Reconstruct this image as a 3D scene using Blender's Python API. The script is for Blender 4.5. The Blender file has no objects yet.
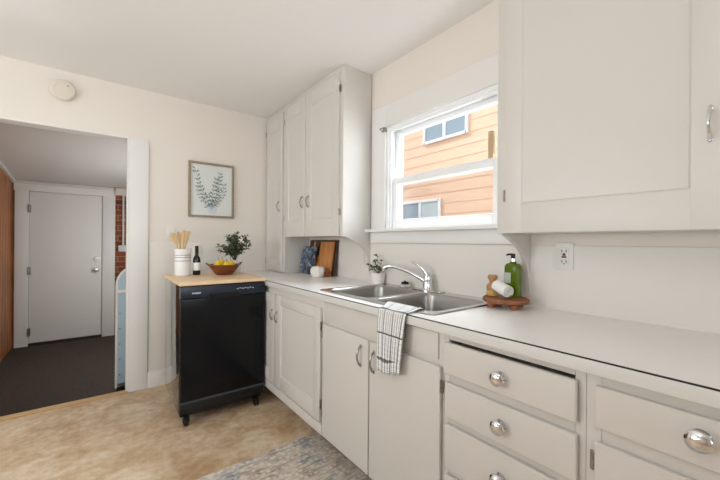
import bpy, bmesh, math, random
from mathutils import Vector, Matrix
random.seed(7)
scene = bpy.context.scene
COL = scene.collection
PI = math.pi
H = 1.212            # eye height
XW, YB, ZC = 1.58, 3.267, 0.925   # window wall, back wall, worktop height
CEIL = 2.44

# ------------------------------------------------------------------ materials
def lin(c):
    return tuple((v/12.92 if v <= .04045 else ((v+.055)/1.055)**2.4) for v in [x/255. for x in c])

def mat(name, rgb, rough=.5, metal=0., spec=.5, bump=0., bscale=60., trans=0., ior=1.45, coat=0.):
    m = bpy.data.materials.new(name); m.use_nodes = True
    nt = m.node_tree; b = nt.nodes['Principled BSDF']
    b.inputs['Base Color'].default_value = (*lin(rgb), 1)
    b.inputs['Roughness'].default_value = rough
    b.inputs['Metallic'].default_value = metal
    b.inputs['Specular IOR Level'].default_value = spec
    b.inputs['Transmission Weight'].default_value = trans
    b.inputs['IOR'].default_value = ior
    b.inputs['Coat Weight'].default_value = coat
    if bump:
        tc = nt.nodes.new('ShaderNodeTexCoord'); n = nt.nodes.new('ShaderNodeTexNoise')
        n.inputs['Scale'].default_value = bscale; n.inputs['Detail'].default_value = 4
        bp = nt.nodes.new('ShaderNodeBump'); bp.inputs['Strength'].default_value = bump
        bp.inputs['Distance'].default_value = .004
        nt.links.new(tc.outputs['Object'], n.inputs['Vector'])
        nt.links.new(n.outputs['Fac'], bp.inputs['Height'])
        nt.links.new(bp.outputs['Normal'], b.inputs['Normal'])
    return m

def ramp_mat(name, stops, rough=.5, scale=(1, 1, 1), nscale=5., detail=6., distort=0., kind='noise', spec=.5, bump=.0, rot=(0, 0, 0)):
    m = bpy.data.materials.new(name); m.use_nodes = True
    nt = m.node_tree; b = nt.nodes['Principled BSDF']; N = nt.nodes.new; L = nt.links.new
    tc = N('ShaderNodeTexCoord'); mp = N('ShaderNodeMapping')
    mp.inputs['Scale'].default_value = scale; mp.inputs['Rotation'].default_value = rot
    L(tc.outputs['Object'], mp.inputs['Vector'])
    if kind == 'noise':
        t = N('ShaderNodeTexNoise'); t.inputs['Scale'].default_value = nscale
        t.inputs['Detail'].default_value = detail; t.inputs['Distortion'].default_value = distort
        out = t.outputs['Fac']
    else:
        t = N('ShaderNodeTexVoronoi'); t.inputs['Scale'].default_value = nscale
        out = t.outputs['Color']
    L(mp.outputs['Vector'], t.inputs['Vector'])
    r = N('ShaderNodeValToRGB'); cr = r.color_ramp
    while len(cr.elements) < len(stops): cr.elements.new(.5)
    for e, (p, c) in zip(cr.elements, stops):
        e.position = p; e.color = (*lin(c), 1)
    L(out, r.inputs['Fac']); L(r.outputs['Color'], b.inputs['Base Color'])
    b.inputs['Roughness'].default_value = rough; b.inputs['Specular IOR Level'].default_value = spec
    if bump:
        bp = N('ShaderNodeBump'); bp.inputs['Strength'].default_value = bump; bp.inputs['Distance'].default_value = .004
        L(out, bp.inputs['Height']); L(bp.outputs['Normal'], b.inputs['Normal'])
    return m

M = {}
M['wall'] = mat('warm white wall paint', (238, 229, 219), .55, bump=.12, bscale=35)
M['splash'] = mat('white panel paint', (232, 225, 217), .4, bump=.1, bscale=30)
M['ceil'] = mat('ceiling paint', (244, 241, 238), .8, bump=.1, bscale=50)
M['trim'] = mat('white trim paint', (238, 235, 231), .35, bump=.08, bscale=25)
M['cab'] = mat('off white cabinet paint', (217, 211, 204), .35, bump=.12, bscale=22)
M['cabdark'] = mat('cabinet interior', (120, 105, 90), .8)
M['halldoor'] = mat('grey white door paint', (226, 224, 220), .45)
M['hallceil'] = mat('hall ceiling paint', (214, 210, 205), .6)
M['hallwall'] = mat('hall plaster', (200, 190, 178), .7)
M['chrome'] = mat('chrome', (225, 225, 228), .12, 1.)
M['nickel'] = mat('brushed nickel', (160, 156, 150), .25, 1.)
M['steel'] = mat('brushed stainless steel', (205, 205, 205), .27, 1.)
M['hinge'] = mat('worn nickel', (158, 152, 144), .35, 1.)
M['shadedsteel'] = mat('shade darkened stainless steel', (168, 165, 161), .36, 1.)  # sink steel again, darkened to put the bowls' shade into the colour
M['black'] = mat('black enamel', (7, 9, 14), .18, spec=.32)
M['blackside'] = mat('glossy black enamel side', (16, 17, 19), .06, spec=.75, coat=.6)
M['blackpl'] = mat('black plastic', (12, 15, 20), .3)
M['navy'] = mat('dark control plastic with painted blue reflection', (22, 32, 46), .25)  # the panel's bluish reflection is mixed into this colour
M['trimgrey'] = mat('dark grey glossy trim', (62, 68, 76), .25)
M['rubber'] = mat('black rubber', (14, 14, 14), .6)
M['marks'] = mat('pale printed marks', (200, 208, 214), .5)
M['counter'] = mat('white laminate', (244, 240, 236), .28, spec=.5)
M['edge'] = mat('laminate edge', (222, 219, 214), .35)
M['seam'] = mat('dark laminate seam', (40, 30, 26), .6)
M['ceramic'] = mat('white glazed ceramic', (240, 238, 234), .2)
M['matteceramic'] = mat('matt white ceramic', (243, 236, 228), .6)
M['greyband'] = mat('grey glaze band', (140, 140, 142), .3)
M['bottle'] = mat('dark green bottle glass', (14, 18, 12), .08, spec=.6)
M['paper'] = mat('white paper', (246, 244, 240), .7)
M['wine'] = mat('black foil', (16, 14, 16), .35)
M['pear'] = ramp_mat('yellow pear skin', [(.3, (222, 178, 30)), (.7, (236, 205, 60))], .4, nscale=14)
M['stemwood'] = mat('brown stem', (84, 58, 36), .7)
M['leaf'] = ramp_mat('dark olive leaf', [(.3, (48, 58, 38)), (.7, (92, 104, 70))], .5, nscale=40)
M['leaf2'] = ramp_mat('green leaf', [(.3, (50, 72, 40)), (.7, (92, 118, 72))], .5, nscale=40)
M['soil'] = mat('potting soil', (50, 38, 30), .9)
M['bowlwood'] = ramp_mat('red brown bowl wood', [(.3, (92, 46, 24)), (.7, (142, 78, 42))], .35, scale=(1, 1, 6), nscale=12)
M['utensil'] = ramp_mat('pale beech', [(.3, (206, 168, 116)), (.7, (228, 196, 148))], .5, scale=(1, 1, .15), nscale=60)
M['butcher'] = ramp_mat('pale maple block', [(.3, (228, 190, 148)), (.7, (242, 212, 174))], .4, scale=(1.2, 14, 1), nscale=5)
M['walnut'] = ramp_mat('dark walnut', [(.3, (52, 34, 24)), (.7, (78, 52, 36))], .5, scale=(1, 6, 1), nscale=10)
M['cherry'] = ramp_mat('orange brown board wood', [(.3, (182, 114, 58)), (.7, (208, 142, 84))], .45, scale=(1, 10, 1), nscale=6)
M['traywood'] = ramp_mat('reddish brown tray wood', [(.3, (118, 66, 36)), (.7, (160, 96, 58))], .5, scale=(1, 6, 1), nscale=14)
M['brushwood'] = ramp_mat('tan brush wood', [(.3, (176, 122, 78)), (.7, (200, 150, 104))], .5, nscale=30)
M['bristle'] = mat('pale yellow bristle', (216, 180, 104), .8, bump=.8, bscale=300)
M['soap'] = mat('green soap bottle', (98, 122, 10), .1, trans=.3, ior=1.4)
M['soaplabel'] = mat('grey label', (176, 186, 170), .5)
M['cloth'] = mat('white cloth', (240, 238, 232), .9, bump=.5, bscale=220)
M['oak'] = mat('threshold oak', (206, 170, 122), .4, bump=.1, bscale=40)
M['frame'] = ramp_mat('taupe frame wood', [(.3, (140, 122, 100)), (.7, (164, 146, 122))], .5, scale=(4, 4, 4), nscale=12)
M['ink'] = mat('grey green ink', (166, 172, 168), .8)
M['ink2'] = mat('slate ink', (134, 144, 146), .8)
M['reflectblue'] = mat('painted window reflection', (232, 237, 240), .8)
M['plastic'] = mat('cream plastic', (228, 218, 202), .45)
M['plate'] = mat('white cover plate', (236, 231, 224), .35)
M['slot'] = mat('black slot', (20, 18, 18), .5)
M['red'] = mat('dark red button', (120, 40, 36), .5)
M['blueboard'] = mat('pale blue cover', (176, 200, 214), .6)
M['conduit'] = mat('white painted pipe', (214, 206, 196), .4)
M['galv'] = mat('grey junction box', (196, 198, 200), .45)
M['vinylwin'] = mat('white vinyl frame', (246, 246, 246), .35)
M['winblock'] = mat('tan wood', (196, 168, 130), .55)
M['brown'] = mat('brown wooden ornament', (134, 74, 36), .5)
M['orange'] = mat('orange brown stem', (196, 120, 60), .6)

# floor vinyl
def floor_vinyl():
    m = bpy.data.materials.new('tan mottled vinyl'); m.use_nodes = True
    nt = m.node_tree; N = nt.nodes.new; L = nt.links.new; b = nt.nodes['Principled BSDF']
    tc = N('ShaderNodeTexCoord')
    n1 = N('ShaderNodeTexNoise'); n1.inputs['Scale'].default_value = 4.; n1.inputs['Detail'].default_value = 5; n1.inputs['Distortion'].default_value = .8
    n2 = N('ShaderNodeTexNoise'); n2.inputs['Scale'].default_value = 22.; n2.inputs['Detail'].default_value = 6
    n3 = N('ShaderNodeTexNoise'); n3.inputs['Scale'].default_value = 90.; n3.inputs['Detail'].default_value = 3
    for n in (n1, n2, n3): L(tc.outputs['Object'], n.inputs['Vector'])
    a = N('ShaderNodeMath'); a.operation = 'MULTIPLY_ADD'; a.inputs[1].default_value = .55
    L(n1.outputs['Fac'], a.inputs[0])
    s = N('ShaderNodeMath'); s.operation = 'MULTIPLY'; s.inputs[1].default_value = .36; L(n2.outputs['Fac'], s.inputs[0])
    L(s.outputs[0], a.inputs[2])
    s3 = N('ShaderNodeMath'); s3.operation = 'MULTIPLY_ADD'; s3.inputs[1].default_value = .12; L(n3.outputs['Fac'], s3.inputs[0]); L(a.outputs[0], s3.inputs[2])
    r = N('ShaderNodeValToRGB'); cr = r.color_ramp
    stops = [(.38, (186, 152, 116)), (.47, (203, 172, 138)), (.54, (214, 188, 156)), (.64, (226, 208, 184))]
    while len(cr.elements) < len(stops): cr.elements.new(.5)
    for e, (p, c) in zip(cr.elements, stops): e.position = p; e.color = (*lin(c), 1)
    L(s3.outputs[0], r.inputs['Fac']); L(r.outputs['Color'], b.inputs['Base Color'])
    b.inputs['Roughness'].default_value = .42
    return m
M['floor'] = floor_vinyl()
M['carpet'] = ramp_mat('dark grey brown carpet', [(.35, (62, 55, 50)), (.65, (88, 80, 74))], .95, nscale=120, bump=.6, spec=.1)
M['ground'] = ramp_mat('gravel ground', [(.3, (120, 112, 100)), (.7, (168, 160, 148))], .95, nscale=20)

def plank_mat():
    m = bpy.data.materials.new('orange brown wood planks'); m.use_nodes = True
    nt = m.node_tree; N = nt.nodes.new; L = nt.links.new; b = nt.nodes['Principled BSDF']
    tc = N('ShaderNodeTexCoord'); mp = N('ShaderNodeMapping'); mp.inputs['Scale'].default_value = (9, 9, .8)
    n = N('ShaderNodeTexNoise'); n.inputs['Scale'].default_value = 3; n.inputs['Detail'].default_value = 6; n.inputs['Distortion'].default_value = .6
    L(tc.outputs['Object'], mp.inputs['Vector']); L(mp.outputs['Vector'], n.inputs['Vector'])
    r = N('ShaderNodeValToRGB'); cr = r.color_ramp
    cr.elements[0].position = .3; cr.elements[0].color = (*lin((122, 66, 28)), 1)
    cr.elements[1].position = .7; cr.elements[1].color = (*lin((190, 122, 62)), 1)
    L(n.outputs['Fac'], r.inputs['Fac']); L(r.outputs['Color'], b.inputs['Base Color'])
    b.inputs['Roughness'].default_value = .45
    return m
M['plank'] = plank_mat()

def brick_mat():
    m = bpy.data.materials.new('red brown brick'); m.use_nodes = True
    nt = m.node_tree; N = nt.nodes.new; L = nt.links.new; b = nt.nodes['Principled BSDF']
    tc = N('ShaderNodeTexCoord'); mp = N('ShaderNodeMapping'); mp.inputs['Rotation'].default_value = (PI/2, 0, 0)
    br = N('ShaderNodeTexBrick'); br.inputs['Scale'].default_value = 1.
    br.inputs['Color1'].default_value = (*lin((140, 72, 40)), 1); br.inputs['Color2'].default_value = (*lin((98, 48, 30)), 1)
    br.inputs['Mortar'].default_value = (*lin((150, 120, 96)), 1)
    br.inputs['Brick Width'].default_value = .21; br.inputs['Row Height'].default_value = .075; br.inputs['Mortar Size'].default_value = .006
    L(tc.outputs['Object'], mp.inputs['Vector']); L(mp.outputs['Vector'], br.inputs['Vector'])
    L(br.outputs['Color'], b.inputs['Base Color']); b.inputs['Roughness'].default_value = .8
    return m
M['brick'] = brick_mat()

def glass_mat(name, tint=(1, 1, 1), refl=.08, dark=0.):
    m = bpy.data.materials.new(name); m.use_nodes = True
    nt = m.node_tree; N = nt.nodes.new; L = nt.links.new
    nt.nodes.remove(nt.nodes['Principled BSDF']); o = nt.nodes['Material Output']
    t = N('ShaderNodeBsdfTransparent'); t.inputs['Color'].default_value = (*tint, 1)
    g = N('ShaderNodeBsdfGlossy'); g.inputs['Roughness'].default_value = .02
    fr = N('ShaderNodeFresnel'); fr.inputs['IOR'].default_value = 1.45
    geo = N('ShaderNodeNewGeometry'); inv = N('ShaderNodeMath'); inv.operation = 'SUBTRACT'; inv.inputs[0].default_value = 1.; L(geo.outputs['Backfacing'], inv.inputs[1])
    ml = N('ShaderNodeMath'); ml.operation = 'MULTIPLY'; L(fr.outputs[0], ml.inputs[0]); L(inv.outputs[0], ml.inputs[1])
    mx = N('ShaderNodeMixShader'); L(ml.outputs[0], mx.inputs['Fac']); L(t.outputs[0], mx.inputs[1]); L(g.outputs[0], mx.inputs[2])
    L(mx.outputs[0], o.inputs['Surface'])
    return m
M['glass'] = glass_mat('window glass', (.97, .98, .98))
M['screen'] = glass_mat('insect screen', (.90, .90, .90))
M['npane'] = mat('glass with painted sky reflection', (150, 166, 178), .15, spec=.8)  # bluish sky reflection is put into the pane colour
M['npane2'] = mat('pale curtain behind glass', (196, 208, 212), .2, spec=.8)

def siding_mat():
    m = ramp_mat('peach cedar siding', [(.3, (236, 194, 164)), (.7, (242, 206, 180))], .7, scale=(1, 1.2, 9), nscale=3)
    return m
M['siding'] = siding_mat()

def towel_mat():
    m = bpy.data.materials.new('white towel with black stitched check'); m.use_nodes = True
    nt = m.node_tree; N = nt.nodes.new; L = nt.links.new; b = nt.nodes['Principled BSDF']
    uv = N('ShaderNodeUVMap'); sx = N('ShaderNodeSeparateXYZ'); L(uv.outputs[0], sx.inputs[0])
    def M_(op, a, bv=None):
        n = N('ShaderNodeMath'); n.operation = op
        if isinstance(a, (int, float)): n.inputs[0].default_value = a
        else: L(a, n.inputs[0])
        if bv is not None:
            if isinstance(bv, (int, float)): n.inputs[1].default_value = bv
            else: L(bv, n.inputs[1])
        return n.outputs[0]
    def lines(c, per, w, off=0.):
        return M_('LESS_THAN', M_('FRACT', M_('ADD', M_('MULTIPLY', c, 1/per), off)), w)
    u, v = sx.outputs[0], sx.outputs[1]
    # vertical dashed stitches (lines of constant u), dashed along v
    v1 = M_('MULTIPLY', lines(u, .0155, .33), lines(v, .010, .62))
    # wider dark bands
    v2 = M_('MULTIPLY', lines(u, .062, .08, .3), lines(v, .0075, .75))
    h1 = M_('MULTIPLY', lines(v, .105, .07, .45), lines(u, .0085, .8))
    h2 = M_('MULTIPLY', lines(v, .021, .12), lines(u, .0155, .7))
    d = M_('MAXIMUM', M_('MAXIMUM', M_('MULTIPLY', v1, .95), v2), M_('MAXIMUM', h1, M_('MULTIPLY', h2, .55)))
    mx = N('ShaderNodeMix'); mx.data_type = 'RGBA'
    L(d, mx.inputs['Factor']); mx.inputs['A'].default_value = (*lin((240, 238, 236)), 1); mx.inputs['B'].default_value = (*lin((46, 46, 54)), 1)
    L(mx.outputs['Result'], b.inputs['Base Color']); b.inputs['Roughness'].default_value = .9
    return m
M['towel'] = towel_mat()

def rug_mat():
    m = bpy.data.materials.new('distressed grey cream rug pile'); m.use_nodes = True
    nt = m.node_tree; N = nt.nodes.new; L = nt.links.new; b = nt.nodes['Principled BSDF']
    tc = N('ShaderNodeTexCoord')
    v = N('ShaderNodeTexVoronoi'); v.inputs['Scale'].default_value = 34; L(tc.outputs['Object'], v.inputs['Vector'])
    mp = N('ShaderNodeMapping'); mp.inputs['Scale'].default_value = (6, 34, 1); L(tc.outputs['Object'], mp.inputs['Vector'])
    n = N('ShaderNodeTexNoise'); n.inputs['Scale'].default_value = 1.6; n.inputs['Detail'].default_value = 5; L(mp.outputs['Vector'], n.inputs['Vector'])
    n2 = N('ShaderNodeTexNoise'); n2.inputs['Scale'].default_value = 7; n2.inputs['Detail'].default_value = 4; L(tc.outputs['Object'], n2.inputs['Vector'])
    r1 = N('ShaderNodeValToRGB'); cr = r1.color_ramp
    st = [(.32, (112, 102, 96)), (.43, (172, 164, 158)), (.54, (214, 204, 194)), (.68, (232, 220, 204))]
    while len(cr.elements) < len(st): cr.elements.new(.5)
    for e, (p, c) in zip(cr.elements, st): e.position = p; e.color = (*lin(c), 1)
    L(n.outputs['Fac'], r1.inputs['Fac'])
    r2 = N('ShaderNodeValToRGB'); cr = r2.color_ramp
    st = [(.38, (140, 148, 158)), (.50, (222, 208, 190)), (.64, (176, 148, 128))]
    while len(cr.elements) < len(st): cr.elements.new(.5)
    for e, (p, c) in zip(cr.elements, st): e.position = p; e.color = (*lin(c), 1)
    L(n2.outputs['Fac'], r2.inputs['Fac'])
    mx = N('ShaderNodeMix'); mx.data_type = 'RGBA'; mx.inputs['Factor'].default_value = .45
    L(r1.outputs['Color'], mx.inputs['A']); L(r2.outputs['Color'], mx.inputs['B'])
    r3 = N('ShaderNodeValToRGB'); r3.color_ramp.elements[0].position = .22; r3.color_ramp.elements[0].color = (1, 1, 1, 1)
    r3.color_ramp.elements[1].position = .5; r3.color_ramp.elements[1].color = (0, 0, 0, 1)
    L(v.outputs['Distance'], r3.inputs['Fac'])
    s = N('ShaderNodeMath'); s.operation = 'MULTIPLY'; s.inputs[1].default_value = .75; L(r3.outputs['Color'], s.inputs[0])
    m2 = N('ShaderNodeMix'); m2.data_type = 'RGBA'; L(s.outputs[0], m2.inputs['Factor'])
    L(mx.outputs['Result'], m2.inputs['A']); m2.inputs['B'].default_value = (*lin((236, 226, 212)), 1)
    L(m2.outputs['Result'], b.inputs['Base Color']); b.inputs['Roughness'].default_value = .95; b.inputs['Specular IOR Level'].default_value = .1
    return m
M['rug'] = rug_mat()

def book_mat():
    m = bpy.data.materials.new('dark printed book cover'); m.use_nodes = True
    nt = m.node_tree; N = nt.nodes.new; L = nt.links.new; b = nt.nodes['Principled BSDF']
    tc = N('ShaderNodeTexCoord')
    n = N('ShaderNodeTexNoise'); n.inputs['Scale'].default_value = 18; n.inputs['Detail'].default_value = 3; n.inputs['Distortion'].default_value = 1.
    L(tc.outputs['Object'], n.inputs['Vector'])
    r = N('ShaderNodeValToRGB'); cr = r.color_ramp
    st = [(.34, (24, 24, 30)), (.44, (48, 52, 66)), (.50, (96, 112, 150)), (.56, (72, 98, 66)), (.66, (196, 200, 204))]
    while len(cr.elements) < len(st): cr.elements.new(.5)
    for e, (p, c) in zip(cr.elements, st): e.position = p; e.color = (*lin(c), 1)
    L(n.outputs['Fac'], r.inputs['Fac']); L(r.outputs['Color'], b.inputs['Base Color']); b.inputs['Roughness'].default_value = .4
    return m
M['book'] = book_mat()

# ------------------------------------------------------------------ mesh builder
class MB:
    def __init__(s):
        s.bm = bmesh.new(); s.uv = None
    def _merge(s, b2, mi=0):
        me = bpy.data.meshes.new('tmp'); 
        for f in b2.faces: f.material_index = mi
        b2.to_mesh(me); b2.free(); s.bm.from_mesh(me); bpy.data.meshes.remove(me)
    def box(s, a, b, bev=0., mi=0, rot=None, seg=2, pivot=None):
        b2 = bmesh.new(); bmesh.ops.create_cube(b2, size=1)
        c = [(a[i]+b[i])/2 for i in range(3)]; d = [abs(b[i]-a[i]) for i in range(3)]
        bmesh.ops.scale(b2, vec=d, verts=b2.verts)
        if bev: bmesh.ops.bevel(b2, geom=list(b2.edges), offset=min(bev, min(d)*.45), segments=seg, affect='EDGES', profile=.6)
        bmesh.ops.translate(b2, vec=c, verts=b2.verts)
        if rot is not None:
            bmesh.ops.rotate(b2, cent=pivot or c, matrix=rot, verts=b2.verts)
        s._merge(b2, mi); return s
    def cyl(s, p0, p1, r0, r1=None, seg=20, mi=0, cap=True):
        r1 = r0 if r1 is None else r1
        p0, p1 = Vector(p0), Vector(p1); d = p1-p0
        b2 = bmesh.new(); bmesh.ops.create_cone(b2, cap_ends=cap, segments=seg, radius1=r0, radius2=r1, depth=d.length)
        q = d.to_track_quat('Z', 'Y').to_matrix().to_4x4(); q.translation = (p0+p1)/2
        bmesh.ops.transform(b2, matrix=q, verts=b2.verts)
        s._merge(b2, mi); return s
    def lathe(s, prof, origin=(0, 0, 0), axis=(0, 0, 1), seg=32, mi=0, sc=(1, 1)):
        b2 = bmesh.new(); rings = []
        for r, z in prof:
            if r < 1e-6: rings.append([b2.verts.new((0, 0, z))])
            else: rings.append([b2.verts.new((r*math.cos(2*PI*k/seg)*sc[0], r*math.sin(2*PI*k/seg)*sc[1], z)) for k in range(seg)])
        for A, B in zip(rings, rings[1:]):
            for k in range(seg):
                k2 = (k+1) % seg
                vs = [A[k % len(A)], A[k2 % len(A)], B[k2 % len(B)], B[k % len(B)]]
                u = []
                for v in vs:
                    if v not in u: u.append(v)
                if len(u) > 2:
                    try: b2.faces.new(u)
                    except ValueError: pass
        bmesh.ops.recalc_face_normals(b2, faces=b2.faces)
        q = Vector(axis).to_track_quat('Z', 'Y').to_matrix().to_4x4(); q.translation = Vector(origin)
        bmesh.ops.transform(b2, matrix=q, verts=b2.verts)
        s._merge(b2, mi); return s
    def tube(s, pts, rad, seg=10, mi=0, flat=1.):
        pts = [Vector(p) for p in pts]; n = len(pts)
        rad = rad if isinstance(rad, (list, tuple)) else [rad]*n
        b2 = bmesh.new(); rings = []; up = None
        for i, p in enumerate(pts):
            t = (pts[min(i+1, n-1)]-pts[max(i-1, 0)]).normalized()
            if up is None: up = t.orthogonal().normalized()
            up = (up-t*up.dot(t)).normalized(); sd = t.cross(up)
            rings.append([b2.verts.new(p+(up*math.cos(2*PI*k/seg)+sd*math.sin(2*PI*k/seg)*flat)*rad[i]) for k in range(seg)])
        for A, B in zip(rings, rings[1:]):
            for k in range(seg): b2.faces.new((A[k], A[(k+1) % seg], B[(k+1) % seg], B[k]))
        b2.faces.new(rings[0][::-1]); b2.faces.new(rings[-1])
        bmesh.ops.recalc_face_normals(b2, faces=b2.faces)
        s._merge(b2, mi); return s
    def prism(s, poly, axis, d0, d1, mi=0, bev=0.):
        """poly: 2-D points in the two remaining axes (in x,y,z order), extruded along axis from d0 to d1"""
        def P(p, d):
            return {'x': (d, p[0], p[1]), 'y': (p[0], d, p[1]), 'z': (p[0], p[1], d)}[axis]
        b2 = bmesh.new()
        A = [b2.verts.new(P(p, d0)) for p in poly]; B = [b2.verts.new(P(p, d1)) for p in poly]; n = len(poly)
        b2.faces.new(A); b2.faces.new(B[::-1])
        for k in range(n): b2.faces.new((A[k], B[k], B[(k+1) % n], A[(k+1) % n]))
        bmesh.ops.recalc_face_normals(b2, faces=b2.faces)
        if bev: bmesh.ops.bevel(b2, geom=list(b2.edges), offset=bev, segments=2, affect='EDGES')
        s._merge(b2, mi); return s
    def ball(s, c, r, sc=(1, 1, 1), mi=0, seg=20):
        b2 = bmesh.new(); bmesh.ops.create_uvsphere(b2, u_segments=seg, v_segments=seg//2+2, radius=r)
        bmesh.ops.scale(b2, vec=sc, verts=b2.verts); bmesh.ops.translate(b2, vec=c, verts=b2.verts)
        s._merge(b2, mi); return s
    def leaf(s, p, d, nrm, l, w, mi=0):
        d = Vector(d).normalized(); nrm = Vector(nrm); sd = d.cross(nrm)
        if sd.length < 1e-4: sd = d.orthogonal()
        sd.normalize(); nn = sd.cross(d).normalized(); p = Vector(p); b = s.bm
        a0 = b.verts.new(p); t = b.verts.new(p+d*l-nn*l*.12)
        ml = b.verts.new(p+d*l*.5+sd*w*.5+nn*l*.10); mr = b.verts.new(p+d*l*.5-sd*w*.5+nn*l*.10); mm = b.verts.new(p+d*l*.5)
        for f in ((a0, ml, mm), (a0, mm, mr), (mm, ml, t), (mm, t, mr)):
            b.faces.new(f).material_index = mi
    def obj(s, name, mats, parent=None, angle=35., wp=None, ):
        """links ONE mesh object; geometry is given in world coordinates"""
        o_off = Vector((0, 0, 0))
        p = parent
        while p is not None:
            o_off += Vector(p.location); p = p.parent
        me = bpy.data.meshes.new(name)
        if wp is not None: o_off = Vector(wp)
        bmesh.ops.translate(s.bm, vec=-o_off, verts=s.bm.verts)
        s.bm.to_mesh(me); s.bm.free()
        for m in (mats if isinstance(mats, (list, tuple)) else [mats]): me.materials.append(M[m] if isinstance(m, str) else m)
        for f in me.polygons: f.use_smooth = True
        me.set_sharp_from_angle(angle=math.radians(angle))
        o = bpy.data.objects.new(name, me); COL.objects.link(o)
        if parent is not None: o.parent = parent
        elif wp is not None: o.location = wp
        return o

def tag(o, label, cat, group=None):
    o['label'] = label; o['category'] = cat
    if group: o['group'] = group
    return o
def thing(name, label, cat, loc, group=None):
    o = bpy.data.objects.new(name, None); o.empty_display_size = .1; COL.objects.link(o); o.location = loc
    return tag(o, label, cat, group)
def struct(o):
    o['kind'] = 'structure'; return o
def s_empty(name, loc):
    o = bpy.data.objects.new(name, None); o.empty_display_size = .1; COL.objects.link(o); o.location = loc
    return struct(o)
def box(name, a, b, m, parent=None, bev=0.):
    return MB().box(a, b, bev).obj(name, m, parent)
def wallbox(name, a, b, m):
    return struct(MB().box(a, b).obj(name, m))

# ================================================================== SETTING
XL, YR = -2.1, -2.3
DX0, DX1, DZ = -.72, .184, 2.035           # doorway
m = MB().box((XL, YR, -.05), (XW+.1, YB+.02, 0)); struct(m.obj('floor', 'floor'))
struct(MB().box((XL-.1, YR-.1, CEIL), (XW+.16, YB+.12, CEIL+.12)).obj('ceiling', 'ceil'))
m = MB()
m.box((XL, YB, 0), (DX0, YB+.12, CEIL)).box((DX1, YB, 0), (XW+.14, YB+.12, CEIL)).box((DX0, YB, DZ), (DX1, YB+.12, CEIL))
struct(m.obj('wall_back', 'wall'))
WY0, WY1, WZ0, WZ1 = .90, 1.757, 1.30, 2.012   # kitchen window opening
m = MB()
m.box((XW, YR, -.05), (XW+.14, WY0, CEIL)).box((XW, WY1, -.05), (XW+.14, YB+.12, CEIL))
m.box((XW, WY0, -.05), (XW+.14, WY1, WZ0)).box((XW, WY0, WZ1), (XW+.14, WY1, CEIL))
struct(m.obj('wall_right', 'wall'))
# wall behind the camera; its wide window is added to let fill light in
RX0, RX1, RZ0, RZ1 = -.15, 1.40, .85, 2.15
m = MB()
m.box((XL-.12, YR-.12, -.05), (RX0, YR, CEIL)).box((RX1, YR-.12, -.05), (XW+.14, YR, CEIL))
m.box((RX0, YR-.12, -.05), (RX1, YR, RZ0)).box((RX0, YR-.12, RZ1), (RX1, YR, CEIL))
struct(m.obj('wall_rear', 'wall'))
LY0, LY1, LZ0, LZ1 = .9, 2.7, .85, 2.1  # left window opening is added too, placed to light the far end
m = MB()
m.box((XL-.12, YR, -.05), (XL, LY0, CEIL)).box((XL-.12, LY1, -.05), (XL, YB+.12, CEIL))
m.box((XL-.12, LY0, -.05), (XL, LY1, LZ0)).box((XL-.12, LY0, LZ1), (XL, LY1, CEIL))
struct(m.obj('wall_left', 'wall'))
def added_window(name, axis, c, a0, a1, z0, z1):  # window added out of view to pass fill light
    w = s_empty(name, (c if axis == 'x' else (a0+a1)/2, c if axis == 'y' else (a0+a1)/2, z0))
    def bx(mb, p0, p1, q0, q1, t):
        if axis == 'y': mb.box((p0, c-t, q0), (p1, c+t, q1), .004)
        else: mb.box((c-t, p0, q0), (c+t, p1, q1), .004)
    f = MB(); mid = (a0+a1)/2
    bx(f, a0, a1, z0, z0+.06, .03); bx(f, a0, a1, z1-.06, z1, .03); bx(f, a0, a0+.06, z0, z1, .03); bx(f, a1-.06, a1, z0, z1, .03); bx(f, mid-.03, mid+.03, z0, z1, .028)
    f.obj('window_frame', 'vinylwin', w)
    g = MB(); bx(g, a0+.05, a1-.05, z0+.05, z1-.05, .002); g.obj('pane', 'glass', w)
added_window('added_window_rear', 'y', YR-.06, RX0, RX1, RZ0, RZ1)
added_window('added_window_left', 'x', XL-.06, LY0, LY1, LZ0, LZ1)

# white panelling under the ledge line (about 1.2 m) on both walls
struct(MB().box((.32, YB-.006, .13), (XW, YB, 1.203), .0025).obj('trim_1', 'splash'))
struct(MB().box((XW-.006, -.9, .90), (XW, YB-.006, 1.203), .0025).obj('trim_2', 'splash'))
# doorway casing and jamb lining, threshold
m = MB().box((DX1, YB-.016, 0), (DX1+.132, YB, 2.03), .004)
struct(m.obj('trim_3', 'trim'))
m = MB().box((DX1-.012, YB-.004, 0), (DX1, YB+.124, DZ), .003)
m.box((DX0, YB-.004, 0), (DX0+.012, YB+.124, DZ), .003).box((DX0, YB-.002, DZ-.012), (DX1, YB+.124, DZ), .002)
struct(m.obj('trim_4', 'trim'))
struct(MB().box((DX0, YB-.03, 0), (DX1+.004, YB+.03, .012), .005).obj('trim_5', 'oak'))
struct(MB().box((DX1+.132, YB-.014, 0), (.62, YB, .13), .004).obj('baseboard_back', 'trim'))

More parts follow.
